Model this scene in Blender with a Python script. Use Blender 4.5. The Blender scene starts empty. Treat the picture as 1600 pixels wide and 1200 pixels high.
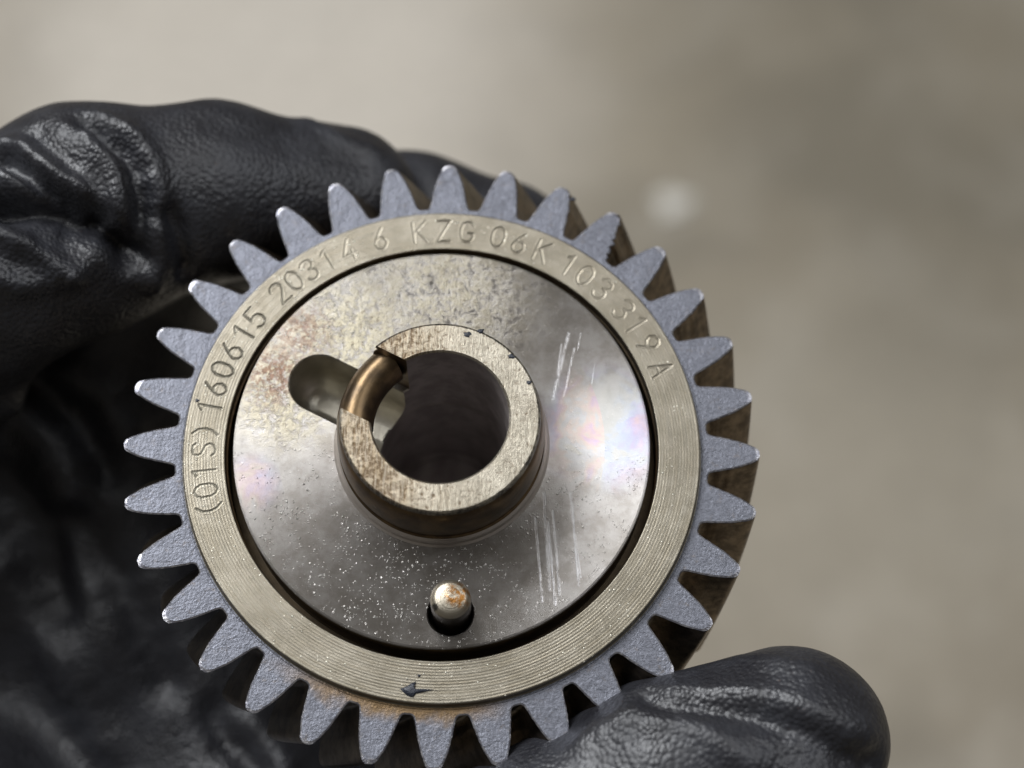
import bpy, math, random
import numpy as np
from mathutils import Matrix, Vector, noise as mnoise
random.seed(7)
rng = np.random.default_rng(11)
MM = 0.001
PI = math.pi
sc = bpy.context.scene
COL = sc.collection

# ------------------------------------------------------------------ camera
PITCH = math.radians(55)                       # looking down by 55 degrees at the floor
cam_d = bpy.data.cameras.new("camera")
cam = bpy.data.objects.new("camera", cam_d); COL.objects.link(cam)
sc.camera = cam
cam.location = (0.0, -0.35, 1.25)
cam.rotation_euler = (PI / 2 - PITCH, 0, 0)
cam_d.sensor_width = 36.0
cam_d.lens = 63.0                              # 2800 px of 1600
cam_d.clip_start = 0.005
cam_d.clip_end = 200
cam_d.dof.use_dof = True
cam_d.dof.focus_distance = 0.205
cam_d.dof.aperture_fstop = 12.5
cam_d.dof.aperture_blades = 0
CAM = Matrix.Translation(Vector(cam.location)) @ cam.rotation_euler.to_matrix().to_4x4()
HOLD = CAM @ Matrix.Translation(Vector((-8.222 * MM, -7.702 * MM, -211.4 * MM)))       # where the gear is held
GEAR = HOLD @ Matrix.Rotation(-0.3576, 4, 'X') @ Matrix.Rotation(0.0134, 4, 'Y')

# ------------------------------------------------------------------ world and lamps
w = bpy.data.worlds.new("World"); sc.world = w; w.use_nodes = True
wn = w.node_tree.nodes; wl = w.node_tree.links
bg = wn['Background']
tc = wn.new('ShaderNodeTexCoord'); sx = wn.new('ShaderNodeSeparateXYZ'); cr = wn.new('ShaderNodeValToRGB')
wl.new(tc.outputs['Generated'], sx.inputs[0]); wl.new(sx.outputs['Z'], cr.inputs[0]); wl.new(cr.outputs[0], bg.inputs[0])
cr.color_ramp.elements[0].position = 0.0; cr.color_ramp.elements[0].color = (0.09, 0.083, 0.074, 1)
cr.color_ramp.elements[1].position = 1.0; cr.color_ramp.elements[1].color = (0.09, 0.086, 0.08, 1)
bg.inputs[1].default_value = 1.0

def area(name, loc, target, sx_, sy_, power, col):
    d = bpy.data.lights.new(name, 'AREA'); d.shape = 'RECTANGLE'; d.size = sx_; d.size_y = sy_
    d.energy = power; d.color = col
    o = bpy.data.objects.new(name, d); COL.objects.link(o); o.location = loc
    o.rotation_euler = (Vector(target) - Vector(loc)).to_track_quat('-Z', 'Y').to_euler()
    return o
GP = HOLD.translation
area("daylight_opening_lamp", (-1.35, 1.0, 3.55), GP, 1.5, 1.2, 74, (0.95, 0.97, 1.0))
area("right_highlight_fill_lamp", (1.25, -0.05, 3.0), GP, 0.9, 1.6, 13, (0.93, 0.96, 1.0))  # unseen lamp added for the bow-tie highlight on the disc
area("left_highlight_fill_lamp", (-1.15, -0.05, 3.0), GP, 0.9, 1.3, 20, (0.95, 0.97, 1.0))  # mirrored unseen lamp, added to strengthen the left disc highlight
area("reflection_fill_lamp", (0.0, 0.45, 3.6), GP, 3.2, 2.6, 8.5, (1.0, 0.97, 0.93))  # unseen panel added so the metals have something overhead to reflect

sc.view_settings.view_transform = 'Standard'
sc.view_settings.look = 'None'
sc.view_settings.exposure = 0.0
sc.view_settings.gamma = 1.0

# ------------------------------------------------------------------ helpers
def srgb(r, g, b):
    f = lambda c: c / 12.92 if c <= 0.04045 else ((c + 0.055) / 1.055) ** 2.4
    return (f(r / 255), f(g / 255), f(b / 255), 1)

class NT:
    """small wrapper for building node trees"""
    def __init__(self, name):
        self.m = bpy.data.materials.new(name); self.m.use_nodes = True
        self.t = self.m.node_tree; self.n = self.t.nodes; self.l = self.t.links
        self.b = self.n['Principled BSDF']
        self._c = None
    def set(self, sock, v):
        if isinstance(v, bpy.types.NodeSocket): self.l.new(v, sock)
        elif v is not None:
            sock.default_value = v
    def P(self, **kw):
        for k, v in kw.items(): self.set(self.b.inputs[k.replace('_', ' ')], v)
    def coord(self):
        if self._c is None: self._c = self.n.new('ShaderNodeTexCoord').outputs['Object']
        return self._c
    def math(self, op, a, b=None, c=None, clamp=False):
        x = self.n.new('ShaderNodeMath'); x.operation = op; x.use_clamp = clamp
        self.set(x.inputs[0], a); self.set(x.inputs[1], b)
        if c is not None: self.set(x.inputs[2], c)
        return x.outputs[0]
    def vmath(self, op, a, b=None):
        x = self.n.new('ShaderNodeVectorMath'); x.operation = op
        self.set(x.inputs[0], a); self.set(x.inputs[1], b)
        return x.outputs[1] if op in ('DISTANCE', 'LENGTH', 'DOT_PRODUCT') else x.outputs[0]
    def noise(self, scale, detail=4, rough=0.6, vec=None, dist=0.0, out='Fac'):
        x = self.n.new('ShaderNodeTexNoise'); x.inputs['Scale'].default_value = scale
        x.inputs['Detail'].default_value = detail; x.inputs['Roughness'].default_value = rough
        x.inputs['Distortion'].default_value = dist
        self.l.new(vec or self.coord(), x.inputs['Vector'])
        return x.outputs[out]
    def voro(self, scale, feature='F1', vec=None, out='Distance', rnd=1.0, smooth=None):
        x = self.n.new('ShaderNodeTexVoronoi'); x.feature = feature; x.inputs['Scale'].default_value = scale
        x.inputs['Randomness'].default_value = rnd
        if smooth is not None: x.inputs['Smoothness'].default_value = smooth
        self.l.new(vec or self.coord(), x.inputs['Vector'])
        return x.outputs[out]
    def ramp(self, fac, a, b, lo=0.0, hi=1.0):
        x = self.n.new('ShaderNodeMapRange'); x.interpolation_type = 'SMOOTHSTEP'
        self.set(x.inputs[0], fac)
        x.inputs[1].default_value = a; x.inputs[2].default_value = b
        x.inputs[3].default_value = lo; x.inputs[4].default_value = hi
        return x.outputs[0]
    def mix(self, fac, a, b, mode='MIX'):
        x = self.n.new('ShaderNodeMix'); x.data_type = 'RGBA'; x.blend_type = mode
        self.set(x.inputs[0], fac); self.set(x.inputs[6], a); self.set(x.inputs[7], b)
        return x.outputs[2]
    def bump(self, h, dist, strength=1.0, normal=None):
        x = self.n.new('ShaderNodeBump'); self.set(x.inputs['Strength'], strength)
        x.inputs['Distance'].default_value = dist
        self.l.new(h, x.inputs['Height'])
        if normal is not None: self.l.new(normal, x.inputs['Normal'])
        return x.outputs[0]
    def scaled(self, s, off=(0, 0, 0)):
        x = self.n.new('ShaderNodeMapping'); x.inputs['Scale'].default_value = s; x.inputs['Location'].default_value = off
        self.l.new(self.coord(), x.inputs[0]); return x.outputs[0]
    def sep(self, v=None):
        x = self.n.new('ShaderNodeSeparateXYZ'); self.l.new(v or self.coord(), x.inputs[0]); return x.outputs
    def attr(self, name):
        x = self.n.new('ShaderNodeAttribute'); x.attribute_name = name; return x.outputs['Fac']
    def polar(self):
        """radius and angle (as a vector r, theta*r0, z) about the gear axis"""
        s = self.sep()
        r = self.math('SQRT', self.math('ADD', self.math('MULTIPLY', s[0], s[0]), self.math('MULTIPLY', s[1], s[1])))
        a = self.math('ARCTAN2', s[1], s[0])
        return r, a, s[2]
    def comb(self, x_, y_, z_):
        x = self.n.new('ShaderNodeCombineXYZ')
        self.set(x.inputs[0], x_); self.set(x.inputs[1], y_); self.set(x.inputs[2], z_); return x.outputs[0]
    def seg(self, ax, ay, bx, by, wd):
        """1 on the line from a to b (local mm), falling to 0 at distance wd"""
        s = self.sep(); dx, dy = bx - ax, by - ay; L2 = dx * dx + dy * dy
        px = self.math('SUBTRACT', s[0], ax); py = self.math('SUBTRACT', s[1], ay)
        t = self.math('DIVIDE', self.math('ADD', self.math('MULTIPLY', px, dx), self.math('MULTIPLY', py, dy)), L2, clamp=True)
        qx = self.math('SUBTRACT', px, self.math('MULTIPLY', t, dx)); qy = self.math('SUBTRACT', py, self.math('MULTIPLY', t, dy))
        d = self.math('SQRT', self.math('ADD', self.math('MULTIPLY', qx, qx), self.math('MULTIPLY', qy, qy)))
        return self.ramp(d, 0.0, wd, 1.0, 0.0)
    def blob(self, cx, cy, rad, soft=0.5):
        s = self.sep()
        px = self.math('SUBTRACT', s[0], cx); py = self.math('SUBTRACT', s[1], cy)
        d = self.math('SQRT', self.math('ADD', self.math('MULTIPLY', px, px), self.math('MULTIPLY', py, py)))
        return self.ramp(d, rad * (1 - soft), rad, 1.0, 0.0)

def mesh_obj(name, V, F, mats, parent=None, smooth=False, fmat=None):
    me = bpy.data.meshes.new(name)
    me.from_pydata([tuple(map(float, v)) for v in V], [], F)
    for m in (mats if isinstance(mats, (list, tuple)) else [mats]): me.materials.append(m)
    if smooth: me.polygons.foreach_set('use_smooth', [True] * len(me.polygons))
    if fmat is not None: me.polygons.foreach_set('material_index', fmat)
    me.update()
    o = bpy.data.objects.new(name, me); COL.objects.link(o)
    if parent is not None: o.parent = parent
    return o
def grid_mesh(name, V, nu, nv, mat, parent=None, closed_u=True, smooth=True):
    """V: (nu*nv,3) with v fastest; fast path for dense grids"""
    iu = np.arange(nu if closed_u else nu - 1); jv = np.arange(nv - 1)
    I, J = np.meshgrid(iu, jv, indexing='ij'); I2 = (I + 1) % nu
    Q = np.stack([I * nv + J, I2 * nv + J, I2 * nv + J + 1, I * nv + J + 1], -1).reshape(-1, 4)
    me = bpy.data.meshes.new(name)
    me.vertices.add(len(V)); me.vertices.foreach_set('co', np.asarray(V, np.float32).ravel())
    me.loops.add(Q.size); me.loops.foreach_set('vertex_index', Q.ravel().astype(np.int32))
    me.polygons.add(len(Q)); me.polygons.foreach_set('loop_start', np.arange(0, Q.size, 4, dtype=np.int32))
    me.polygons.foreach_set('loop_total', np.full(len(Q), 4, np.int32))
    me.polygons.foreach_set('use_smooth', np.full(len(Q), smooth))
    me.materials.append(mat); me.update(); me.validate()
    o = bpy.data.objects.new(name, me); COL.objects.link(o)
    if parent is not None: o.parent = parent
    return o
def lathe(name, prof, mat, parent, n=256, split=25):
    """revolve (r,z) profile; sharp corners get doubled rows"""
    rows = []
    for i, p in enumerate(prof):
        rows.append(p)
    th = np.linspace(0, 2 * PI, n, endpoint=False)
    P = np.array(rows, float)
    V = np.stack([P[None, :, 0] * np.cos(th)[:, None], P[None, :, 0] * np.sin(th)[:, None], np.repeat(P[None, :, 1], n, 0)], -1).reshape(-1, 3)
    o = grid_mesh(name, V, n, len(P), mat, parent)
    o.data.set_sharp_from_angle(angle=math.radians(split))
    return o
def empty(name, mat4, label, cat, scale=MM):
    o = bpy.data.objects.new(name, None); COL.objects.link(o)
    o.empty_display_size = 5
    o.matrix_world = mat4 @ Matrix.Scale(scale, 4)
    o['label'] = label; o['category'] = cat
    return o

# ------------------------------------------------------------------ the setting: concrete floor
n = NT('concrete')
big = n.noise(0.9, 3, 0.55); mid = n.noise(4.0, 5, 0.6, dist=0.6); fine = n.noise(60, 4, 0.7)
base = n.mix(n.ramp(big, 0.36, 0.64), srgb(152, 142, 125), srgb(192, 181, 162))
base = n.mix(n.ramp(mid, 0.42, 0.62, 0.0, 0.5), base, srgb(124, 118, 105))
base = n.mix(n.ramp(n.noise(11, 4, .65, vec=n.scaled((1, .8, 1), (3, 1, 0))), 0.45, 0.66, 0, .4), base, srgb(202, 194, 180))
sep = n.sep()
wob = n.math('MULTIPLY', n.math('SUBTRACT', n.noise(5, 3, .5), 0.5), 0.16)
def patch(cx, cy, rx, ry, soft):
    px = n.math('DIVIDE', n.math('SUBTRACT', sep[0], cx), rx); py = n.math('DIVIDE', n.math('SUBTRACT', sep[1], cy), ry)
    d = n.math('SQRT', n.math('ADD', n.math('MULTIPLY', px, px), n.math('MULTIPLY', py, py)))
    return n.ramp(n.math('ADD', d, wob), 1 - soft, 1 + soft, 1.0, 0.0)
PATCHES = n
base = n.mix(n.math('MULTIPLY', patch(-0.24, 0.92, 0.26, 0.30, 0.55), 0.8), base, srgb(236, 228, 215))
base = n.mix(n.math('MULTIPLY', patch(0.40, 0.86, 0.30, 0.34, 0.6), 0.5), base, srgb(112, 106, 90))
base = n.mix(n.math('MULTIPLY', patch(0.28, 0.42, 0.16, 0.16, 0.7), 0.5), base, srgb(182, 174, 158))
base = n.mix(n.ramp(fine, 0.3, 0.7, 0.0, 0.18), base, srgb(90, 86, 78))
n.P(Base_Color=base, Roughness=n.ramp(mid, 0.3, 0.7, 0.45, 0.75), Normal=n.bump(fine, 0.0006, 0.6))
M_CONC = n.m
nx = 41
V = []; F = []
for i in range(nx):
    for j in range(nx):
        x = -6 + 12 * i / (nx - 1); y = -5 + 12 * j / (nx - 1)
        V.append((x, y, 0.004 * mnoise.noise(Vector((x * .8, y * .8, 0)))))
for i in range(nx - 1):
    for j in range(nx - 1): a = i * nx + j; F.append((a, a + nx, a + nx + 1, a + 1))
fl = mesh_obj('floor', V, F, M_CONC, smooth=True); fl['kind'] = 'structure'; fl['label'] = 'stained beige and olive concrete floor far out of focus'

def floor_hit(u, v):
    d = CAM.to_3x3() @ Vector(((u - 800) / 2800, -(v - 600) / 2800, -1)); o = CAM.translation
    s = -o.z / d.z; return o + d * s
# pale chip of paint lying on the floor
n = NT('pale_paint'); n.P(Base_Color=n.mix(n.noise(120, 3), srgb(232, 229, 220), srgb(214, 210, 200)), Roughness=0.5); M_PAINT = n.m
c = floor_hit(1052, 320); V = []; F = []
K = 28
for ring_, (s_, z_) in enumerate(((1.0, 0.0), (0.93, 0.0022), (0.5, 0.003))):
    for k in range(K):
        a = 2 * PI * k / K; rr = (0.0150 + 0.0025 * math.sin(3 * a + 1) + 0.002 * math.sin(5 * a)) * s_
        V.append((rr * 1.12 * math.cos(a), rr * math.sin(a), z_))
for q in range(2):
    for k in range(K): F.append((q * K + k, q * K + (k + 1) % K, (q + 1) * K + (k + 1) % K, (q + 1) * K + k))
F.append(tuple(2 * K + k for k in range(K)))
o = mesh_obj('paint_chip', V, F, M_PAINT, smooth=True); o.location = (c.x, c.y, 0.002)
o['label'] = 'small pale chip lying on the concrete floor, right of the gear'; o['category'] = 'paint chip'

# ------------------------------------------------------------------ metals
def steel_noise(n):
    return n.noise(0.35, 5, 0.65), n.noise(2.2, 5, 0.7), n.noise(9.0, 3, 0.6)

# tooth faces: dark blue-grey phosphated steel, hammered
n = NT('tooth_steel')
r_, a_, z_ = n.polar()
lo, mi, hi = steel_noise(n)
pit = n.noise(3.2, 3, .6)
col = n.mix(n.ramp(mi, 0.35, 0.7), srgb(102, 104, 112), srgb(124, 126, 135))
col = n.mix(n.ramp(n.noise(0.9, 5, .7), 0.56, 0.70, 0, 0.55), col, srgb(112, 104, 98))
s = n.sep()
st = n.math('MULTIPLY', n.ramp(s[1], -24.0, -30.0), n.ramp(n.math('ADD', r_, n.math('MULTIPLY', n.noise(0.5, 3), 3.0)), 32.2, 34.6, 1.0, 0.0))
st = n.math('MULTIPLY', st, n.ramp(s[0], 9.0, 2.0))
col = n.mix(n.math('MULTIPLY', st, n.ramp(mi, 0.2, 0.5, .45, .85)), col, srgb(124, 98, 58))
spot = n.ramp(n.noise(1.6, 4, .75), 0.70, 0.78)
col = n.mix(spot, col, srgb(60, 52, 48))
bm = n.bump(n.math('ADD', n.math('MULTIPLY', hi, 0.2), pit), 0.00010, n.ramp(n.noise(.12, 2), .35, .6, .35, .9))
bm = n.bump(n.noise(.6, 3, .6), 0.00022, 0.6, bm)
n.P(Base_Color=col, Metallic=0.72, Roughness=n.ramp(mi, 0.3, 0.7, 0.34, 0.5), Normal=bm)
M_TOOTH = n.m
# edges of the teeth, rubbed bright
n = NT('rubbed_edge')
n.P(Base_Color=n.mix(n.ramp(n.noise(1.5, 4, .7), .4, .65), srgb(150, 150, 160), srgb(214, 213, 216)), Metallic=0.85, Roughness=0.3, Normal=n.bump(n.noise(4, 3), 0.0001, .7))
M_EDGE = n.m
# flanks: worn, oily, brown
n = NT('oily_flank')
n.P(Base_Color=n.mix(n.ramp(n.noise(0.5, 4, .7), .35, .65), srgb(142, 128, 110), srgb(98, 88, 76)), Metallic=1.0, Roughness=0.3, Normal=n.bump(n.noise(1.2, 3), 0.00006, .5))
M_FLANK = n.m
# turned ring, straw coloured
n = NT('turned_ring')
r_, a_, z_ = n.polar()
streak = n.noise(1.0, 4, 0.6, vec=n.comb(n.math('MULTIPLY', r_, 6.0), n.math('MULTIPLY', a_, 5.0), 0.0))
lo, mi, hi = steel_noise(n)
col = n.mix(n.ramp(lo, 0.35, 0.65), srgb(130, 124, 111), srgb(148, 142, 129))
col = n.mix(n.ramp(streak, 0.35, 0.7, 0, 0.45), col, srgb(134, 124, 104))
col = n.mix(n.ramp(mi, 0.62, 0.75, 0, .6), col, srgb(120, 104, 76))
col = n.mix(n.math('MULTIPLY', n.math('MULTIPLY', n.attr('residue_shade'), n.ramp(n.math('ADD', n.sep()[0], n.math('MULTIPLY', n.noise(.35, 4, .7), 14)), 4.0, -20.0, .08, .95)), 0.75), col, srgb(66, 66, 58))  # dark residue in the strokes, with painted shade stronger towards the left
spk = n.math('MULTIPLY', n.ramp(n.voro(2.0), 0.26, 0.10), n.ramp(n.sep(n.voro(2.0, out='Color'))[0], .55, .6))  # sparkle of debris painted into the ring colour as pale dots
spk = n.math('MULTIPLY', spk, n.ramp(n.noise(0.16, 2), 0.46, 0.56))
n.P(Base_Color=n.mix(spk, col, srgb(240, 236, 220)), Metallic=0.9, Roughness=n.ramp(mi, .3, .7, .30, .42),
    Normal=n.bump(n.math('ADD', hi, n.math('MULTIPLY', spk, 1.5)), 0.00004, 0.8))
M_RING = n.m
# dark groove
n = NT('dark_groove')
n.P(Base_Color=n.mix(n.noise(.6, 4), srgb(44, 36, 28), srgb(96, 84, 66)), Metallic=0.8, Roughness=0.3)
M_GROOVE = n.m
# polished, stained disc
n = NT('stained_disc')
r_, a_, z_ = n.polar(); s = n.sep()
lo, mi, hi = steel_noise(n)
nn = n.noise(1.1, 6, 0.72, dist=0.4)
col = n.mix(n.ramp(lo, 0.35, 0.65), srgb(146, 141, 135), srgb(168, 164, 160))
# straw / rusty deposit in the upper left
dep = n.math('MULTIPLY', n.math('MAXIMUM', n.blob(-11, 12.5, 15, .9), n.math('MAXIMUM', n.blob(-18.5, 6.5, 10, .8), n.math('MULTIPLY', n.blob(0, 19, 17, .95), .8))), n.ramp(nn, 0.36, 0.58))
col = n.mix(n.math('MULTIPLY', dep, 0.7), col, srgb(186, 177, 150))
rust = n.math('MULTIPLY', n.math('MAXIMUM', n.blob(-19.8, 8.5, 6, .85), n.math('MULTIPLY', n.blob(-17, 14, 5.5, .85), 0.8)), n.ramp(n.noise(1.5, 5, .8), 0.42, 0.56))
col = n.mix(n.math('MULTIPLY', rust, 0.9), col, srgb(122, 96, 80))
drk = n.math('MULTIPLY', dep, n.ramp(n.noise(2.0, 5, .8), 0.55, 0.63))
col = n.mix(n.math('MULTIPLY', drk, 0.85), col, srgb(72, 58, 44))
# iridescent oil film sheen painted into the colour, right and lower left
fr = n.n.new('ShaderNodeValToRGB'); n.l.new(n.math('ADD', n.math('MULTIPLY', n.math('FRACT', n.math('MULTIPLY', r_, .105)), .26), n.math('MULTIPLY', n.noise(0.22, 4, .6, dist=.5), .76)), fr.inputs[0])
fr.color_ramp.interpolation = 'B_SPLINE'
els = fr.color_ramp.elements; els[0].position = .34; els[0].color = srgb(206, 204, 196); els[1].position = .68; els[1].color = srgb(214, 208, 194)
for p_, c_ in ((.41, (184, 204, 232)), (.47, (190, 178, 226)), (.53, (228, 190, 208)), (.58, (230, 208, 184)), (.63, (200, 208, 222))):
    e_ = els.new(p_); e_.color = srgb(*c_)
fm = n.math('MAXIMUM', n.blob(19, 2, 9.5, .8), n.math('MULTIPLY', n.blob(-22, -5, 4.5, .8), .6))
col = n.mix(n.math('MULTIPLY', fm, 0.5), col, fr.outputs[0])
# heat / grease spot and bright scratches
scr = None
for a4 in ((14.9, 13.9, 13.0, 5.6, .34), (15.6, 12.0, 14.3, 6.0, .22), (14.1, 12.5, 13.6, 9.0, .2), (12.3, -9.5, 13.1, -19.2, .30), (12.9, -8.2, 13.6, -18.0, .26), (11.9, -6.0, 12.5, -17.5, .3),
           (15.0, -6.0, 15.8, -17.0, .26), (15.3, -10.0, 16.0, -16.0, .2), (10.9, -9, 11.6, -18.8, .25), (18, 10, 17.6, 7.5, .05), (16.4, 14, 16.0, 11.8, .05)):
    q = n.seg(*a4); scr = q if scr is None else n.math('MAXIMUM', scr, q)
fib = n.noise(1.0, 3, 0.7, vec=n.scaled((9.0, 0.35, 1.0)))
scr = n.math('MULTIPLY', scr, n.ramp(fib, .30, .75, .0, 1.0))
scr = n.math('MULTIPLY', scr, n.ramp(n.noise(1.5, 3), .3, .5, .4, 1.0))
col = n.mix(n.math('MULTIPLY', scr, .42), col, srgb(226, 228, 236))
# glints of grit stuck in the oil, painted into the colour as pale dots
v1 = n.math('MULTIPLY', n.ramp(n.voro(1.7), 0.28, 0.12), n.ramp(n.sep(n.voro(1.7, out='Color'))[0], .6, .65)); v2 = n.math('MULTIPLY', n.ramp(n.voro(3.3), 0.32, 0.14), n.ramp(n.sep(n.voro(3.3, out='Color'))[1], .5, .55))
gm = n.math('MAXIMUM', n.math('MULTIPLY', n.ramp(s[1], 2.0, -8.0), n.ramp(s[0], 11, 2, .35, 1.0)), n.math('MULTIPLY', n.ramp(s[0], 6, -2), n.ramp(s[1], 8, 14)))
gl = n.math('MULTIPLY', n.math('MAXIMUM', v1, v2), n.math('MULTIPLY', n.math('ADD', n.math('MULTIPLY', gm, .9), .1), n.ramp(n.noise(.42, 4, .75), .46, .60)))
col = n.mix(n.math('MULTIPLY', gl, .6), col, srgb(240, 238, 230))
hgt = n.math('ADD', n.math('MULTIPLY', gl, 2.6), n.math('ADD', n.math('MULTIPLY', hi, .3), n.math('MULTIPLY', scr, -0.6)))
hgt = n.math('ADD', hgt, n.math('MULTIPLY', dep, n.math('MULTIPLY', n.noise(2.6, 5, .7), 1.6)))
turn = n.noise(1.0, 2, 0.5, vec=n.comb(n.math('MULTIPLY', r_, 7.0), 0.0, 0.0))
hgt = n.math('ADD', hgt, n.math('MULTIPLY', turn, 0.12))
tg = n.n.new('ShaderNodeTangent'); tg.direction_type = 'RADIAL'; tg.axis = 'Z'
rgh = n.math('ADD', n.math('MULTIPLY', dep, .08), n.ramp(mi, .3, .7, .36, .42))
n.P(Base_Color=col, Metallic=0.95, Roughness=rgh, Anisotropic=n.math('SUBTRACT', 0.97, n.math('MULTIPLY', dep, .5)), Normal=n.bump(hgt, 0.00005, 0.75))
n.l.new(tg.outputs[0], n.b.inputs['Tangent']); n.b.inputs['Anisotropic Rotation'].default_value = 0.25
M_DISC = n.m
# worn pitted top of the boss
n = NT('pitted_boss')
lo, mi, hi = steel_noise(n)
r_, a_, z_ = n.polar(); s = n.sep()
ang = n.noise(1.9, 8, 0.72)
left = n.math('MULTIPLY', n.ramp(s[0], 5, -7), n.ramp(n.noise(.22, 3, .6), .35, .55, .5, 1.0))
col = n.mix(n.ramp(lo, .35, .65), srgb(138, 131, 117), srgb(164, 157, 143))
col = n.mix(n.math('MULTIPLY', left, .45), col, srgb(146, 122, 86))
thr = n.math('ADD', ang, n.math('ADD', n.math('MULTIPLY', left, .13), n.math('MULTIPLY', n.noise(.45, 3), .12)))
col = n.mix(n.ramp(thr, 0.62, 0.72, 0, .85), col, srgb(86, 68, 48))
edge = n.math('MULTIPLY', n.ramp(n.math('ADD', r_, n.math('MULTIPLY', n.noise(.8, 5, .8), 1.6)), 11.75, 12.0), n.ramp(n.noise(.3, 2), .4, .5))
col = n.mix(n.math('MULTIPLY', edge, .8), col, srgb(44, 40, 40))
br = n.noise(1.0, 3, .6, vec=n.scaled((5.0, .5, 1)))
tg = n.n.new('ShaderNodeTangent'); tg.direction_type = 'RADIAL'; tg.axis = 'Z'
n.P(Base_Color=n.mix(n.ramp(br, .4, .65, 0, .3), col, srgb(206, 198, 180)), Metallic=0.9, Roughness=n.ramp(ang, .35, .65, .30, .46),
    Normal=n.bump(n.math('ADD', n.math('MULTIPLY', thr, -1.0), n.math('MULTIPLY', br, .5)), 0.00014, .8))
M_BOSS = n.m
n = NT('bright_steel'); n.P(Base_Color=srgb(204, 196, 188), Metallic=0.85, Roughness=0.38, Normal=n.bump(n.noise(2, 3), 0.00005, .5)); M_SHINE = n.m
# brown oily neck
n = NT('brown_oiled_steel')
col = n.mix(n.ramp(n.noise(.4, 3, .6), .35, .65), srgb(120, 100, 74), srgb(88, 74, 58))
n.P(Base_Color=col, Metallic=0.85, Roughness=0.36, Normal=n.bump(n.noise(1.2, 4, .6), 0.00005, .6))
M_NECK = n.m
n = NT('pocket_steel')
n.P(Base_Color=n.mix(n.noise(.5, 4), srgb(150, 145, 132), srgb(196, 190, 176)), Metallic=0.9, Roughness=0.32, Normal=n.bump(n.noise(1.5, 5, .7), 0.00008, .6))
M_POCKET = n.m
n = NT('dark_bore')
n.P(Base_Color=n.mix(n.ramp(n.noise(.3, 3), .35, .65), srgb(140, 132, 130), srgb(172, 164, 162)), Metallic=0.35, Roughness=0.36, Normal=n.bump(n.noise(1.2, 4), 0.00005, .5))
M_BORE = n.m
n = NT('pin_steel')
s = n.sep(); r_, a_, z_ = n.polar()
rn = n.noise(1.0, 2, .5, vec=n.comb(n.math('MULTIPLY', r_, 5.0), 0.0, 0.0))
col = n.mix(n.ramp(rn, .4, .6, 0, .4), srgb(184, 176, 160), srgb(140, 130, 112))
rs = n.math('MULTIPLY', n.blob(0.9, 0.3, 1.9, .5), n.ramp(n.noise(1.2, 4, .7), .42, .55))
col = n.mix(rs, col, srgb(150, 104, 52))
col = n.mix(n.math('MULTIPLY', n.blob(-1.75, -1.0, .5, .4), .8), col, srgb(30, 32, 40))
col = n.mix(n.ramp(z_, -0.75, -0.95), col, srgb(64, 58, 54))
n.P(Base_Color=col, Metallic=0.9, Roughness=0.36, Normal=n.bump(n.math('ADD', rn, n.math('MULTIPLY', n.noise(3, 3), .5)), 0.0001, .7))
M_PIN = n.m
n = NT('grease')
n.P(Base_Color=n.mix(n.noise(3, 3), srgb(22, 26, 34), srgb(52, 56, 66)), Roughness=0.3, Metallic=0.0, Normal=n.bump(n.noise(5, 3), 0.0001, .8))
M_GREASE = n.m

# ------------------------------------------------------------------ the gear
gear = empty('gear', GEAR, 'steel gear with straw coloured stamped ring and notched hub held in a black glove', 'gear')
N = 32; PH = 2.54077; PITCHA = 2 * PI / N; THICK = 15.0
TW = -0.43 / 37.5
half = PITCHA / 2
# right flank of one tooth as (radius, half width in mm); the root fillet ends at the half pitch
PROF = [(31.42, None), (31.43, 2.74), (31.50, 2.54), (31.70, 2.38), (32.1, 2.26), (32.8, 2.13), (33.5, 1.99), (34.3, 1.82), (35.1, 1.63), (35.9, 1.36), (36.5, 1.12), (36.95, 0.92), (37.25, 0.72), (37.42, 0.48), (37.5, 0.18)]
def flank_points(i):
    lr = random.Random(100 + i)
    rag = 0.22 if i == 24 else (0.05 if i in (25, 26, 22) else 0.018)
    pts = []
    def side(sgn, amp):
        q = []
        base = [(r, (half if hw is None else hw / r)) for r, hw in PROF]
        # resample
        out = []
        for k in range(len(base) - 1):
            (r0, a0), (r1, a1) = base[k], base[k + 1]
            m = max(1, int(round(math.hypot(r1 - r0, (a1 - a0) * 34) / 0.28)))
            for t in range(m):
                f = t / m; out.append((r0 + (r1 - r0) * f, a0 + (a1 - a0) * f))
        out.append(base[-1])
        for k, (r, a) in enumerate(out):
            jj = 0 if k < 4 else lr.uniform(-1, 1) * amp
            q.append((r + jj * .6, sgn * (a + jj / r)))
        return q
    R_ = side(-1, rag)      # clockwise side
    L_ = side(+1, 0.03 if i == 24 else 0.018)
    return R_ + [(37.5 + lr.uniform(-.03, .03), 0.0)] + L_[::-1]
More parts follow.
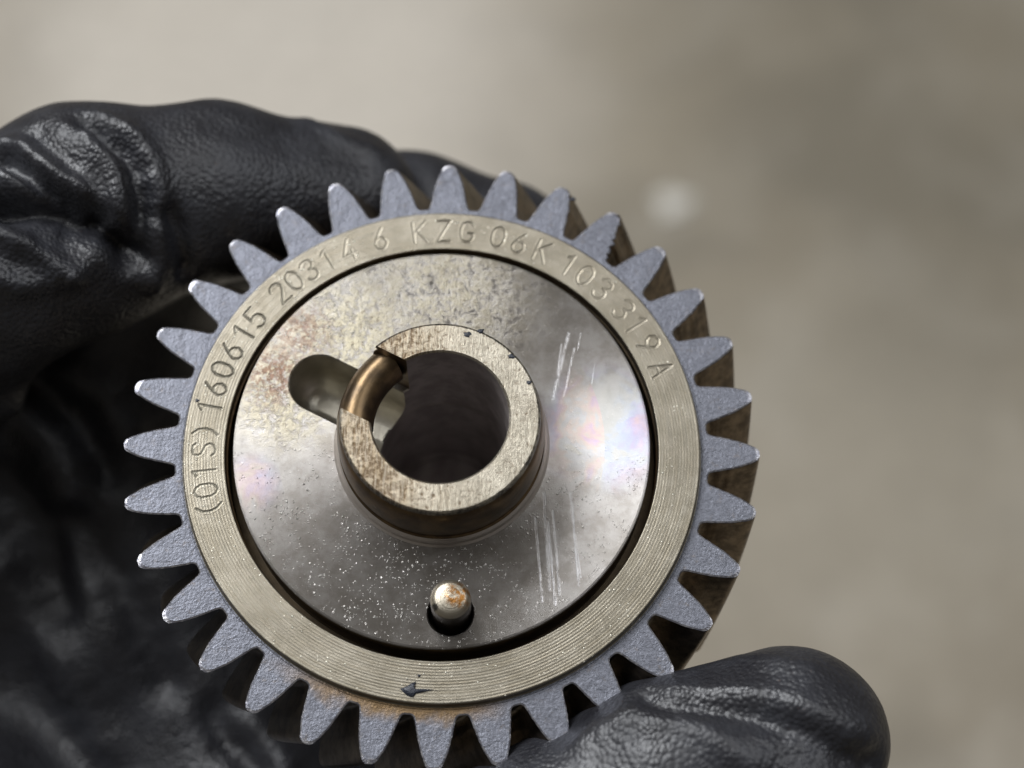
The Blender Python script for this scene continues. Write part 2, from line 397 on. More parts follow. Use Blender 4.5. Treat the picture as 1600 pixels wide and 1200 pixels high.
def tooth(i):
    th0 = PH + i * PITCHA
    P = flank_points(i); m = len(P)
    # inward offset of the outline for the worn chamfer
    XY = np.array([(r * math.cos(a), r * math.sin(a)) for r, a in P])
    T = np.gradient(XY, axis=0); T /= np.linalg.norm(T, axis=1)[:, None]
    NRM = np.stack([-T[:, 1], T[:, 0]], 1)               # pointing into the tooth (outline runs counter-clockwise)
    ch = 0.17 + random.Random(i).uniform(.1, .34) * np.clip((np.array([p[0] for p in P]) - 36.6) / .8, 0, 1)
    # the clean inner offset keeps the cut sides on the half pitch line
    IN = XY + NRM * ch[:, None]
    IN[0] = XY[0] * (1 - .14 / 31.4); IN[-1] = XY[-1] * (1 - .14 / 31.4)
    def put(A, z, tw):
        c, s_ = math.cos(th0 + tw), math.sin(th0 + tw)
        return [(x * c - y * s_, x * s_ + y * c, z) for x, y in A]
    V = []; F = []; FM = []; SM = []
    # front face
    inner = [(29.2 * math.cos(a), 29.2 * math.sin(a)) for a in np.linspace(half, -half, 7)]
    V += put(list(IN) + inner, 0.0, 0); F.append(tuple(range(m + 7))); FM.append(0)
    # chamfer
    b = len(V); V += put(IN, 0.0, 0) + put(XY, -0.13, 0)
    for k in range(m - 1): F.append((b + k, b + m + k, b + m + k + 1, b + k + 1)); FM.append(1)
    # flanks, twisted by the helix
    L = 8; b = len(V)
    for l in range(L + 1):
        z = -0.13 - (THICK - 0.13) * l / L
        V += put(XY, z, TW * -z)
    for l in range(L):
        for k in range(m - 1):
            a = b + l * m + k; F.append((a, a + m, a + m + 1, a + 1)); FM.append(2)
    b = len(V); V += put(list(XY) + inner, -THICK, TW * THICK)
    F.append(tuple(range(b + m + 6, b - 1, -1))); FM.append(0)
    me = bpy.data.meshes.new('tooth'); me.from_pydata(V, [], F)
    for mm_ in (M_TOOTH, M_EDGE, M_FLANK): me.materials.append(mm_)
    me.polygons.foreach_set('material_index', FM)
    me.polygons.foreach_set('use_smooth', [f == 2 for f in FM])
    me.update()
    o = bpy.data.objects.new('tooth', me); COL.objects.link(o); o.parent = gear
    if i == 24: o['label'] = 'tooth with a ragged chipped flank'
    return o
for i in range(N): tooth(i)

# body behind the teeth
lathe('gear_body', [(24.9, -14.6), (29.6, -14.6), (29.6, -0.3), (29.0, -0.3), (26.0, -0.3), (25.3, -0.6)], M_GROOVE, gear)
lathe('back_plate', [(0.01, -26.5), (9.5, -26.5), (10, -26), (10, -17.5), (12, -16.6), (24.9, -16.6), (25.2, -16.2), (25.2, -14.4)], M_GROOVE, gear)

# --- stamped ring with real engraving
GL = {
 '0': [[(.28, 0), (.1, .1), (0, .3), (0, .7), (.1, .9), (.28, 1), (.46, .9), (.56, .7), (.56, .3), (.46, .1), (.28, 0)]],
 '1': [[(.12, .82), (.34, 1), (.34, 0)]],
 '2': [[(0, .78), (.08, .93), (.28, 1), (.48, .93), (.55, .75), (.48, .55), (0, 0), (.58, 0)]],
 '3': [[(0, .85), (.12, .97), (.3, 1), (.48, .93), (.54, .77), (.46, .6), (.25, .54), (.46, .48), (.56, .28), (.48, .08), (.28, 0), (.1, .03), (0, .16)]],
 '4': [[(.42, 1), (0, .28), (.6, .28)], [(.44, .5), (.44, 0)]],
 '5': [[(.52, 1), (.1, 1), (.04, .55), (.25, .62), (.45, .55), (.55, .35), (.5, .12), (.3, 0), (.1, .03), (0, .14)]],
 '6': [[(.44, 1), (.12, .55), (0, .3), (.1, .08), (.28, 0), (.46, .08), (.56, .3), (.46, .52), (.28, .6), (.1, .52)]],
 '9': [[(.12, 0), (.44, .45), (.56, .7), (.46, .92), (.28, 1), (.1, .92), (0, .7), (.1, .48), (.28, .4), (.46, .48)]],
 '(': [[(.3, 1.05), (.1, .8), (.04, .5), (.1, .2), (.3, -.05)]],
 ')': [[(.1, 1.05), (.3, .8), (.36, .5), (.3, .2), (.1, -.05)]],
 'S': [[(.54, .84), (.44, .97), (.28, 1), (.08, .93), (.02, .76), (.1, .6), (.45, .44), (.55, .26), (.48, .07), (.28, 0), (.08, .04), (0, .17)]],
 'K': [[(0, 0), (0, 1)], [(.55, 1), (0, .42)], [(.17, .58), (.58, 0)]],
 'Z': [[(.02, 1), (.56, 1), (0, 0), (.58, 0)]],
 'G': [[(.54, .82), (.44, .96), (.28, 1), (.08, .9), (0, .65), (0, .35), (.08, .1), (.28, 0), (.46, .06), (.56, .24), (.56, .45), (.32, .45)]],
 'A': [[(0, 0), (.28, 1), (.56, 0)], [(.1, .34), (.46, .34)]],
}
TEXT = [('(', -164.6), ('0', -168.5), ('1', -173.2), ('S', -178.9), (')', 176.2), ('1', 170.3), ('6', 165.2), ('0', 160.1), ('6', 154.9), ('1', 149.4), ('5', 144.4),
        ('2', 135.6), ('0', 130.8), ('3', 126.0), ('1', 120.9), ('4', 115.2), ('6', 106.6), ('K', 96.4), ('Z', 90.3), ('G', 84.4),
        ('0', 76.4), ('6', 70.9), ('K', 64.7), ('1', 57.3), ('0', 52.1), ('3', 46.4), ('3', 38.9), ('1', 33.9), ('9', 28.0), ('A', 20.7)]
NR, NTH = 98, 2300
rr = np.linspace(25.55, 30.15, NR); th = np.linspace(0, 2 * PI, NTH, endpoint=False)
TH, RR = np.meshgrid(th, rr, indexing='ij')
amp = 0.68 * (0.009 * (0.5 - 0.5 * np.sin(TH)) + 0.006) * (0.8 + 0.4 * np.sin(7 * TH + RR * 1.7) * np.sin(3.1 * TH - RR))
Z = 1.1 + amp * np.sin(2 * PI * (RR + 0.015 * np.sin(3 * TH)) / 0.345) + 0.003 * np.sin(2 * PI * RR / 0.91 + TH)
D = np.full(TH.shape, 9.0)
H = 2.75
for ch_, deg in TEXT:
    tcn = math.radians(deg)
    dth = (TH - tcn + PI) % (2 * PI) - PI
    sel = np.abs(dth) < 0.075
    xl = -dth[sel] * 27.9 + 0.28 * H; yl = RR[sel] - 26.5
    lean = 0.02
    d = np.full(xl.shape, 9.0)
    for pl in GL[ch_]:
        for (x0, y0), (x1, y1) in zip(pl[:-1], pl[1:]):
            ax, ay, bx, by = x0 * H, y0 * H, x1 * H, y1 * H
            ux, uy = bx - ax, by - ay
            t = np.clip(((xl - ax) * ux + (yl - ay) * uy) / (ux * ux + uy * uy + 1e-9), 0, 1)
            d = np.minimum(d, np.hypot(xl - ax - t * ux, yl - ay - t * uy))
    D[sel] = np.minimum(D[sel], d)
cut = np.clip(1 - D / 0.19, 0, 1); cut = cut * cut * (3 - 2 * cut)
burr = np.exp(-((D - 0.24) / 0.07) ** 2)
Z = Z - (0.075 + .03 * np.sin(TH * 5 + 1)) * cut + 0.012 * burr
rows_in = [(25.42, -0.4), (25.42, -0.1), (25.42, 0.85), (25.44, 1.0), (25.50, 1.085)]
rows_out = [(30.22, 1.085), (30.30, 1.02), (30.33, 0.9), (30.34, 0.3), (30.36, 0.06), (30.55, 0.02), (30.75, -0.06)]
nv = len(rows_in) + NR + len(rows_out)
Rall = np.concatenate([np.tile([p[0] for p in rows_in], (NTH, 1)), RR, np.tile([p[0] for p in rows_out], (NTH, 1))], 1)
Zall = np.concatenate([np.tile([p[1] for p in rows_in], (NTH, 1)), Z, np.tile([p[1] for p in rows_out], (NTH, 1))], 1)
Dall = np.concatenate([np.full((NTH, len(rows_in)), 9.), D, np.full((NTH, len(rows_out)), 9.)], 1)
V = np.stack([Rall * np.cos(th)[:, None], Rall * np.sin(th)[:, None], Zall], -1).reshape(-1, 3)
ring = grid_mesh('stamped_ring', V, NTH, nv, M_RING, gear)
ring['label'] = 'straw coloured turned ring stamped (01S)160615 203146 KZG 06K 103 319 A'
residue_shade = np.clip(1.15 - Dall.ravel() / 0.13, 0, 1)
at = ring.data.attributes.new('residue_shade', 'FLOAT', 'POINT'); at.data.foreach_set('value', residue_shade.astype(np.float32))

# shallow step between ring and teeth
lathe('step_groove', [(30.3, -0.02), (30.62, 0.05), (30.7, 0.055), (30.76, 0.02)], M_TOOTH, gear)

# --- groove round the disc
lathe('groove', [(25.45, -0.3), (25.44, -3.6), (25.3, -3.9), (24.2, -3.9)], M_GROOVE, gear)

# --- disc with keyhole pocket and pin hole (outlines filled, then extruded)
SL = math.radians(153.0); SDX, SDY = math.cos(SL), math.sin(SL); PXX, PYY = -math.sin(SL), math.cos(SL)
SW = 3.5; SC = 16.4; BR = 7.75; ZD = 2.25; ZF = -5.4
def keyhole(ins=0.0):
    """bore plus radial pocket, counter-clockwise; ins grows the hole"""
    rb, wv = BR + max(ins, 0), SW + ins; pts = []
    a = math.asin(wv / rb)
    for t in np.linspace(SL + a, SL + 2 * PI - a, 120): pts.append((rb * math.cos(t), rb * math.sin(t)))
    for t in np.linspace(-PI / 2, PI / 2, 40):
        lx, ly = SC + wv * math.cos(t), wv * math.sin(t)
        pts.append((lx * SDX - ly * SDY, lx * SDY + ly * SDX))
    return pts
PC = (1.25, -20.25); PR = 2.55
def circ(cx, cy, r, k=96): return [(cx + r * math.cos(2 * PI * i / k), cy + r * math.sin(2 * PI * i / k)) for i in range(k)]
def plate(name, outlines, z, mat, parent):
    """flat face bounded by outlines (first outer, others holes)"""
    cu = bpy.data.curves.new('tmp', 'CURVE'); cu.dimensions = '2D'; cu.fill_mode = 'BOTH'
    for pts in outlines:
        sp = cu.splines.new('POLY'); sp.points.add(len(pts) - 1)
        for p, (x, y) in zip(sp.points, pts): p.co = (x, y, 0, 1)
        sp.use_cyclic_u = True
    to = bpy.data.objects.new('tmp', cu); COL.objects.link(to)
    dg = bpy.context.evaluated_depsgraph_get()
    me = bpy.data.meshes.new_from_object(to.evaluated_get(dg))
    bpy.data.objects.remove(to); bpy.data.curves.remove(cu)
    V = np.array([tuple(v.co) for v in me.vertices]); F = [tuple(p.vertices) for p in me.polygons]
    V[:, 2] = z
    F2 = []
    for f in F:
        a, b, c_ = (V[f[0]], V[f[1]], V[f[2]])
        nz = (b[0] - a[0]) * (c_[1] - a[1]) - (b[1] - a[1]) * (c_[0] - a[0])
        F2.append(f if nz > 0 else f[::-1])
    bpy.data.meshes.remove(me)
    return V, F2
bev = 0.16
outer = circ(0, 0, 24.35 - 0.28, 256); hole = keyhole(bev); pin_h = circ(*PC, PR + bev, 64)
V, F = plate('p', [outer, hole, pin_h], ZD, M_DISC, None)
V = [tuple(v) for v in V]; FM = [0] * len(F)
def wall(loops, mi, closed=True, flip=False):
    for (A, za), (B, zb) in zip(loops[:-1], loops[1:]):
        b = len(V); k = len(A)
        V.extend([(x, y, za) for x, y in A]); V.extend([(x, y, zb) for x, y in B])
        for q in range(k):
            q2 = (q + 1) % k
            f = (b + q, b + q2, b + k + q2, b + k + q)
            F.append(f[::-1] if flip else f); FM.append(mi)
wall([(outer, ZD), (circ(0, 0, 24.27, 256), ZD - 0.10), (circ(0, 0, 24.35, 256), ZD - 0.34)], 0, flip=True)
wall([(circ(0, 0, 24.35, 256), ZD - 0.34), (circ(0, 0, 24.35, 256), -3.95)], 1, flip=True)
wall([(keyhole(bev), ZD), (keyhole(0.0), ZD - bev * 1.2)], 0)
wall([(keyhole(0.0), ZD - bev * 1.2), (keyhole(0.0), ZF + 3.4), (keyhole(-0.15), ZF + 2.5), (keyhole(-0.5), ZF + 1.5), (keyhole(-1.1), ZF + .7), (keyhole(-1.8), ZF + .22), (keyhole(-2.6), ZF + .03)], 2)
wall([(pin_h, ZD), (circ(*PC, PR, 64), ZD - bev)], 0)
wall([(circ(*PC, PR, 64), ZD - bev), (circ(*PC, PR, 64), -3.0)], 1)
FM = [3 if (m_i == 2 and all(math.hypot(V[v_][0], V[v_][1]) < BR + .05 for v_ in f_)) else m_i for f_, m_i in zip(F, FM)]
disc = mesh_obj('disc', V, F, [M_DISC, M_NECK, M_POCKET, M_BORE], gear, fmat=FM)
import bmesh as _bm
_b = _bm.new(); _b.from_mesh(disc.data); _bm.ops.remove_doubles(_b, verts=_b.verts, dist=1e-4); _b.to_mesh(disc.data); _b.free()
disc.data.polygons.foreach_set('use_smooth', [True] * len(disc.data.polygons)); disc.data.set_sharp_from_angle(angle=math.radians(24))
disc['label'] = 'stained and scratched steel disc with a radial pocket and a pin hole'
# pocket floor and bore
lathe('pocket_floor', [(7.8, ZF - .3), (7.95, ZF), (22, ZF)], M_POCKET, gear)
lathe('bore', [(0.01, -24.6), (6.9, -24.6), (7.2, -24.9), (7.7, -24.9), (7.75, -24.4), (7.75, -14), (7.8, ZF - .3)], M_BORE, gear)

# --- hub (boss) with the notch: profile swept between two parallel cuts
def csweep(name, prof, mats, parent, wv, n=200, bands=None, close_ends=True):
    """closed (r,z) profile swept round, open between two parallel cuts wv either side of the pocket axis"""
    V = []; F = []; FM = []
    m = len(prof)
    for k in range(m):
        (r0, z0), (r1, z1) = prof[k], prof[(k + 1) % m]
        b = len(V)
        for i in range(n + 1):
            f = i / n
            for r, z in ((r0, z0), (r1, z1)):
                a = math.asin(min(1, wv / r)); t = SL + a + (2 * PI - 2 * a) * f
                V.append((r * math.cos(t), r * math.sin(t), z))
        for i in range(n):
            q = b + 2 * i; F.append((q, q + 2, q + 3, q + 1)); FM.append(bands[k] if bands else 0)
    if close_ends:
        for f, flip in ((0.0, False), (1.0, True)):
            b = len(V)
            for r, z in prof:
                a = math.asin(min(1, wv / r)); t = SL + a + (2 * PI - 2 * a) * f
                V.append((r * math.cos(t), r * math.sin(t), z))
            ff = tuple(range(b, b + m)); F.append(ff[::-1] if flip else ff); FM.append(len(mats) - 1)
    o = mesh_obj(name, V, F, mats, parent, smooth=False, fmat=FM)
    import bmesh
    bm_ = bmesh.new(); bm_.from_mesh(o.data); bmesh.ops.remove_doubles(bm_, verts=bm_.verts, dist=1e-4)
    bmesh.ops.recalc_face_normals(bm_, faces=bm_.faces); bm_.to_mesh(o.data); bm_.free()
    o.data.polygons.foreach_set('use_smooth', [True] * len(o.data.polygons))
    o.data.set_sharp_from_angle(angle=math.radians(28)); o.data.update()
    return o
ZT = 11.7
prof = [(BR, 2.1), (BR, ZT - .22), (BR + .22, ZT), (11.0, ZT), (11.24, ZT - .16), (11.34, ZT - .7), (11.1, ZT - .95), (11.15, ZT - 1.3),
        (11.45, ZT - 1.7), (11.65, ZT - 2.4), (11.8, 8.2), (11.9, 7.0), (11.9, 5.6), (11.8, 4.6), (11.65, 4.0), (11.7, 3.75), (11.95, 3.6), (12.2, 3.3), (12.35, 2.9), (12.35, 2.55), (12.6, 2.3), (12.6, 2.1)]
bands = [2, 1, 1, 1, 1, 0, 0, 0, 0, 0, 0, 0, 0, 0, 0, 0, 3, 3, 3, 3, 3, 3]
hub = csweep('hub', prof, [M_NECK, M_BOSS, M_BORE, M_SHINE, M_NECK], gear, 4.2, bands=bands)
hub['label'] = 'raised notched hub with a pitted bright rim and brown sides'
# rounded bar left across the notch
V = []; F = []; KM = 28; NS = 40
a0 = math.asin(4.6 / 9.9)
for i in range(NS + 1):
    t = SL - a0 + 2 * a0 * i / NS
    for k in range(KM):
        p = 2 * PI * k / KM
        r = 9.8 + 2.12 * math.cos(p); z = 7.3 + 2.7 * math.sin(p)
        V.append((r * math.cos(t), r * math.sin(t), z))
for i in range(NS):
    for k in range(KM): F.append((i * KM + k, i * KM + (k + 1) % KM, (i + 1) * KM + (k + 1) % KM, (i + 1) * KM + k))
o = mesh_obj('notch_bar', V, F, M_NECK, gear, smooth=True)
o['label'] = 'rounded brown bar bridging the notch of the hub'

# --- pin standing in its hole
pr = [(0.01, 0.0), (0.9, -0.04), (1.5, -0.14), (1.85, -0.3), (2.1, -0.55), (2.24, -0.85), (2.27, -1.1), (2.27, -1.4), (2.27, -9.0)]
pin = lathe('pin', [(r, z) for r, z in pr][::-1], M_PIN, gear, n=64, split=40)
pin.location = (PC[0] + .08, PC[1] + .6, 7.3)
pin['label'] = 'steel pin with a domed rust stained tip'

# --- greasy specks
def speck(cx, cy, z, pts, h, seed):
    rnd = random.Random(seed); V = []; F = []
    k = len(pts)
    mx = sum(p[0] for p in pts) / k; my = sum(p[1] for p in pts) / k
    for s_, zz in ((1, 0), (.85, h * .7), (.45, h)):
        for x, y in pts:
            V.append((cx + mx + (x - mx) * s_ + rnd.uniform(-.03, .03), cy + my + (y - my) * s_ + rnd.uniform(-.03, .03), z + zz + rnd.uniform(-.04, .04) * (zz > 0)))
    for q in range(2):
        for i in range(k): F.append((q * k + i, q * k + (i + 1) % k, (q + 1) * k + (i + 1) % k, (q + 1) * k + i))
    F.append(tuple(2 * k + i for i in range(k)))
    o = mesh_obj('grease_fleck', V, F, M_GREASE, gear, smooth=True); return o
o = speck(-4.3, -28.7, 1.08, [(0, .1), (.35, -.3), (.9, -.75), (1.45, -.95), (1.75, -.45), (2.6, -.28), (3.9, 0.0), (2.6, .12), (1.7, .1), (1.6, .55), (1.75, .95), (1.2, .75), (.7, .45)], .28, 3)
o['label'] = 'arrow shaped dark grease fleck on the ring below the pin'
for (u, v, z, s_) in ((15.8, 32.9, -0.1, .42), (-2.2, -27.1, 1.08, .22), (-29.0, 5.6, 1.08, .3), (8.0, 7.2, ZT - .02, .42), (3.0, 9.9, ZT - .02, .5), (10.0, 4.1, ZT - .02, .35), (4.5, 10.3, ZT - .02, .4)):
    pts = [(s_ * (1 + .35 * math.sin(3 * k + u)) * math.cos(k * PI / 5), s_ * .7 * (1 + .3 * math.cos(2 * k + v)) * math.sin(k * PI / 5)) for k in range(10)]
    speck(u, v, z, pts, .12, int(abs(u * 10)))

# ------------------------------------------------------------------ the gloved hand
n = NT('black_nitrile')
peb = n.voro(1.75, 'SMOOTH_F1', smooth=0.35)
peb2 = n.noise(2.6, 3, .6)
dust = n.ramp(n.noise(0.12, 5, .7), .40, .66)
col = n.mix(dust, srgb(34, 34, 38), srgb(46, 47, 52))
col = n.mix(n.math('MULTIPLY', n.ramp(n.noise(.9, 4, .75), .68, .75), .5), col, srgb(92, 62, 46))
hh = n.math('SUBTRACT', n.math('MULTIPLY', peb2, .25), peb)
amt = n.ramp(n.noise(.07, 3), .3, .6, .4, .9)
n.P(Base_Color=col, Roughness=n.ramp(n.noise(.25, 4, .6), .3, .7, .35, .5), Normal=n.bump(n.math('MULTIPLY', hh, amt), 0.00022, 0.8))
n.b.inputs['Specular IOR Level'].default_value = 0.6
M_GLOVE = n.m

# skeleton in millimetres in the frame of HOLD (x right, y up, z towards the camera)
CH = {
 'index':  [((-84, -2, -30), 16.5), ((-60, 23, -14), 14.0), ((-46, 29.2, -18), 13.5), ((-31, 33, -22), 11.6), ((-14.5, 32.6, -29), 9.9)],
 'middle': [((-92, 2, -50), 13), ((-66, 28, -40), 10.5), ((-34, 31, -40), 10), ((-4, 30.5, -42), 9.6), ((7, 29, -42), 9.0)],
 'ring':   [((-98, 0, -68), 12.5), ((-74, 24, -64), 10.5), ((-44, 28, -62), 9.5), ((-20, 18, -60), 8.6)],
 'little': [((-102, -6, -86), 11.5), ((-84, 16, -86), 9.4), ((-62, 20, -84), 8.5), ((-44, 12, -80), 7.6)],
 'thumb':  [((-84, -56, -58), 17), ((-46, -70, -22), 14.5), ((-10, -56, 4), 12.5), ((12, -45, 9), 12.0), ((26, -37.4, 9), 11.4), ((39.5, -33.2, 9), 10.8)],
 'web':    [((-82, -6, -46), 17), ((-70, -26, -58), 18), ((-56, -46, -60), 19), ((-26, -60, -44), 15)],
 'web2':   [((-58, 6, -50), 14), ((-46, -26, -54), 18), ((-22, -50, -50), 17), ((4, -62, -44), 13)],
 'web3':   [((-44, 22, -42), 12), ((-52, 2, -50), 15), ((-44, -14, -56), 16)],
 'knuckle':[((-99, 4, -36), 17), ((-106, -26, -54), 21)],  # knuckle bulk out of view, added to shade the palm
 'palm1':  [((-110, -34, -74), 24), ((-88, -8, -46), 17)],
 'palm2':  [((-84, -48, -62), 18), ((-76, -22, -50), 14), ((-80, 2, -40), 13)],
 'palm3':  [((-110, -34, -74), 24), ((-100, -2, -68), 16)],
 'palm4':  [((-116, -38, -84), 24), ((-104, -8, -84), 15)],
 'thenar': [((-112, -52, -76), 22), ((-70, -56, -40), 17)],
 'wrist':  [((-112, -42, -78), 27), ((-150, -66, -108), 24), ((-205, -96, -146), 27)],
}
VX = 0.75
lo_b = np.array([-190., -112., -140.]); hi_b = np.array([56., 50., 26.])
dim = np.ceil((hi_b - lo_b) / VX).astype(int)
gx = (lo_b[0] + VX * np.arange(dim[0])).astype(np.float32)[:, None, None]
gy = (lo_b[1] + VX * np.arange(dim[1])).astype(np.float32)[None, :, None]
gz = (lo_b[2] + VX * np.arange(dim[2])).astype(np.float32)[None, None, :]
field = np.full(tuple(dim), 30.0, np.float32)
def smin(a, b, k):
    h = np.clip(0.5 + 0.5 * (b - a) / k, 0, 1)
    return b * (1 - h) + a * h - k * h * (1 - h)
def cone(a, ra, b, rb):
    """distance to a tapered capsule, evaluated on its own box only"""
    a = np.array(a, float); b = np.array(b, float); pad = 14
    l = np.minimum(a, b) - max(ra, rb) - pad; h = np.maximum(a, b) + max(ra, rb) + pad
    i0 = np.clip(((l - lo_b) / VX).astype(int), 0, dim); i1 = np.clip(((h - lo_b) / VX).astype(int) + 1, 0, dim)
    sl = tuple(slice(i0[k], i1[k]) for k in range(3))
    X, Y, Zz = gx[sl[0]], gy[:, sl[1]], gz[:, :, sl[2]]
    ab = b - a; L2 = float(ab @ ab)
    t = np.clip(((X - a[0]) * ab[0] + (Y - a[1]) * ab[1] + (Zz - a[2]) * ab[2]) / L2, 0, 1)
    d = np.sqrt((X - a[0] - t * ab[0]) ** 2 + (Y - a[1] - t * ab[1]) ** 2 + (Zz - a[2] - t * ab[2]) ** 2) - (ra + (rb - ra) * t)
    return sl, d.astype(np.float32)
for name, ch in CH.items():
    f2 = np.full(tuple(dim), 30.0, np.float32)
    for (a, ra), (b, rb) in zip(ch[:-1], ch[1:]):
        sl, d = cone(a, ra, b, rb); f2[sl] = smin(f2[sl], d, 3.0)
    k = 2.2 if name in ('index', 'middle', 'ring', 'little') else 9.0
    m_ = f2 < 29
    idx = np.where(m_.any((1, 2)))[0]; s0 = slice(idx[0], idx[-1] + 1)
    field[s0] = smin(field[s0], f2[s0], k)
import openvdb as vdb
g = vdb.FloatGrid(30.0); g.copyFromArray(field.astype(np.float64) if False else field)
pts, quads = g.convertToQuads(isovalue=0.0)
pts = lo_b + pts * VX
quads = quads[:, ::-1].astype(np.int32)
# normals
def vnormals(P, Q):
    fn = np.cross(P[Q[:, 2]] - P[Q[:, 0]], P[Q[:, 3]] - P[Q[:, 1]])
    vn = np.zeros_like(P)
    for k in range(4): np.add.at(vn, Q[:, k], fn)
    return vn / (np.linalg.norm(vn, axis=1)[:, None] + 1e-9)
vn = vnormals(pts, quads)
cen = lo_b * 0
# outward check: at the thumb tip
tipv = np.argmax(pts[:, 0]);
if vn[tipv, 0] < 0: quads = quads[:, ::-1]; vn = -vn
def to_px(P):
    Dp = 211.4 - P[:, 2]
    return np.stack([800 + 2800 * (P[:, 0] - 8.222) / Dp, 600 - 2800 * (P[:, 1] - 7.702) / Dp], 1)
PXV = to_px(pts)
def on_surface(u, v):
    """nearest point of the glove surface that the ray through (u, v) meets"""
    d = np.hypot(PXV[:, 0] - u, PXV[:, 1] - v); k = np.where(d < 14)[0]
    if len(k) == 0: return None
    return pts[k[np.argmax(pts[k, 2] - d[k] * .1)]]
def line(ptsuv):
    out = []
    for (u0, v0), (u1, v1) in zip(ptsuv[:-1], ptsuv[1:]):
        m = max(2, int(math.hypot(u1 - u0, v1 - v0) / 12))
        for t in range(m):
            q = on_surface(u0 + (u1 - u0) * t / m, v0 + (v1 - v0) * t / m)
            if q is not None: out.append(q)
    q = on_surface(*ptsuv[-1])
    if q is not None: out.append(q)
    return np.array(out)
FOLDS = [  # image-traced crease lines laid on the surface: (points, height mm, width mm)
 ([(136, 196), (170, 213), (202, 240), (217, 268), (223, 300), (229, 342), (226, 400)], -2.6, 2.0),
 ([(150, 188), (190, 204), (222, 232), (240, 270), (250, 310)], 1.0, 2.2),
 ([(120, 200), (150, 230), (176, 262), (184, 300), (180, 350)], 1.3, 2.0),
 ([(5, 243), (53, 277), (85, 300), (119, 324), (150, 342)], -2.4, 1.9),
 ([(0, 222), (36, 236), (80, 270), (130, 300)], 1.3, 1.8),
 ([(60, 215), (100, 255), (150, 300)], -0.9, 1.6),
 ([(0, 268), (30, 290), (62, 318)], 1.2, 1.6),
 ([(0, 322), (40, 326), (79, 332), (119, 362), (149, 356), (178, 370), (200, 400)], -4.5, 2.2),
 ([(0, 360), (53, 386), (117, 418)], 1.6, 2.2),
 ([(0, 340), (50, 360), (110, 396)], -1.4, 1.6),
 ([(0, 440), (50, 440), (110, 426)], 1.2, 2.0),
 ([(266, 330), (280, 370), (290, 430)], -1.6, 1.8),
 ([(235, 360), (236, 410), (240, 450)], 1.2, 1.8),
 ([(470, 165), (520, 190), (580, 225)], 0.5, 2.2),
 ([(350, 185), (450, 215), (560, 250)], -0.35, 3.0),
 ([(1010, 1082), (1080, 1092), (1160, 1105), (1250, 1140), (1340, 1180), (1372, 1195)], -1.9, 2.3),
 ([(1000, 1070), (1090, 1072), (1170, 1086), (1260, 1120), (1350, 1162)], .7, 2.8),
 ([(900, 1150), (980, 1110), (1060, 1120), (1120, 1150), (1180, 1200)], 0.8, 2.4),
 ([(1070, 1040), (1130, 1020), (1200, 1020), (1260, 1040)], 0.3, 2.0),
 ([(1230, 1180), (1290, 1190), (1330, 1200)], -0.6, 1.6),
 ([(20, 640), (70, 690), (110, 760)], 2.2, 4.5), ([(60, 600), (120, 650), (170, 740)], -2.6, 4.0), ([(100, 580), (170, 620), (200, 680)], 2.0, 4.0),
 ([(0, 760), (60, 830), (90, 960)], -2.4, 4.5), ([(0, 900), (80, 1000), (160, 1160)], 2.0, 5.0), ([(120, 820), (200, 930), (260, 1060)], -2.2, 4.5),
 ([(330, 1110), (350, 1160), (400, 1200)], -1.5, 3), ([(400, 1130), (450, 1190)], 1.0, 3.5),
]
disp = np.zeros(len(pts))
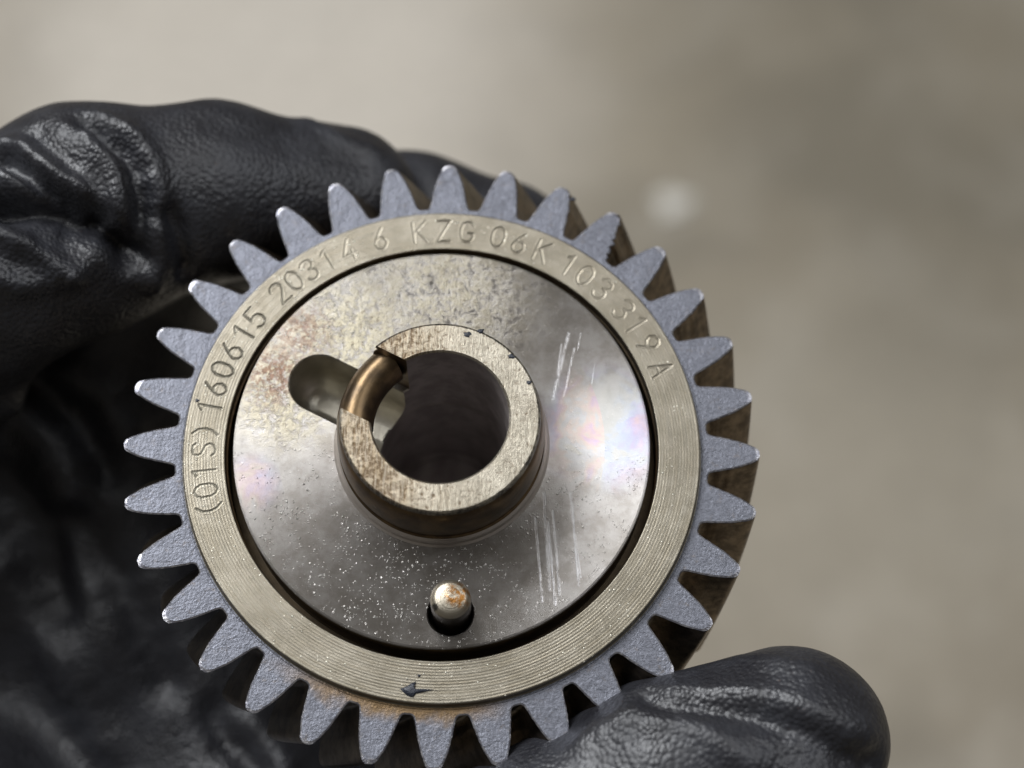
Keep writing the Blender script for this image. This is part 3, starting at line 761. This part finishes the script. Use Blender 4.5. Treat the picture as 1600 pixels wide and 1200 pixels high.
for pl, hgt_, wd in FOLDS:
    L = line(pl)
    if len(L) == 0: continue
    lo_, hi_ = L.min(0) - 3 * wd, L.max(0) + 3 * wd
    sel = np.where(((pts > lo_) & (pts < hi_)).all(1))[0]
    if len(sel) == 0: continue
    d = np.full(len(sel), 99.0)
    for (a, b) in zip(L[:-1], L[1:]) if len(L) > 1 else []:
        ab = b - a; l2 = ab @ ab + 1e-9
        t = np.clip(((pts[sel] - a) @ ab) / l2, 0, 1)
        d = np.minimum(d, np.linalg.norm(pts[sel] - a - t[:, None] * ab, axis=1))
    disp[sel] += hgt_ * np.exp(-(d / (wd * .72)) ** 2)
# loose-glove crumple: soft warped waves, stronger around the joints
def waves(P, freqs, seed, amp_):
    r = np.random.default_rng(seed); out = np.zeros(len(P))
    for f in freqs:
        for _ in range(5):
            k = r.normal(size=3); k *= f / np.linalg.norm(k); ph = r.uniform(0, 6.28)
            w2 = r.normal(size=3); w2 *= f * .4 / np.linalg.norm(w2)
            out += np.sin(P @ k + 1.3 * np.sin(P @ w2 + ph) + ph) / f
    return out * amp_
cr1 = waves(pts, (0.12, 0.2), 3, 0.04); cr2 = waves(pts, (0.5, 0.85), 5, 0.04)
joint = np.zeros(len(pts))
for name in ('index', 'thumb', 'middle', 'ring', 'little'):
    for (c_, r__) in CH[name][:-1]:
        joint = np.maximum(joint, np.exp(-(np.linalg.norm(pts - np.array(c_), axis=1) / (r__ * 1.5)) ** 2))
disp += cr1 + cr2 * (0.15 + joint * .7)
pts = pts + vn * disp[:, None]
me = bpy.data.meshes.new('gloved_hand')
me.vertices.add(len(pts)); me.vertices.foreach_set('co', pts.astype(np.float32).ravel())
me.loops.add(quads.size); me.loops.foreach_set('vertex_index', np.ascontiguousarray(quads).ravel())
me.polygons.add(len(quads)); me.polygons.foreach_set('loop_start', np.arange(0, quads.size, 4, dtype=np.int32))
me.polygons.foreach_set('loop_total', np.full(len(quads), 4, np.int32))
me.polygons.foreach_set('use_smooth', np.full(len(quads), True))
me.materials.append(M_GLOVE); me.update(); me.validate()
hand = bpy.data.objects.new('gloved_hand', me); COL.objects.link(hand)
hand.matrix_world = HOLD @ Matrix.Scale(MM, 4)
hand['label'] = 'hand in a wrinkled black rubber glove gripping the gear between thumb and fingers'; hand['category'] = 'gloved hand'
print('glove verts', len(pts))
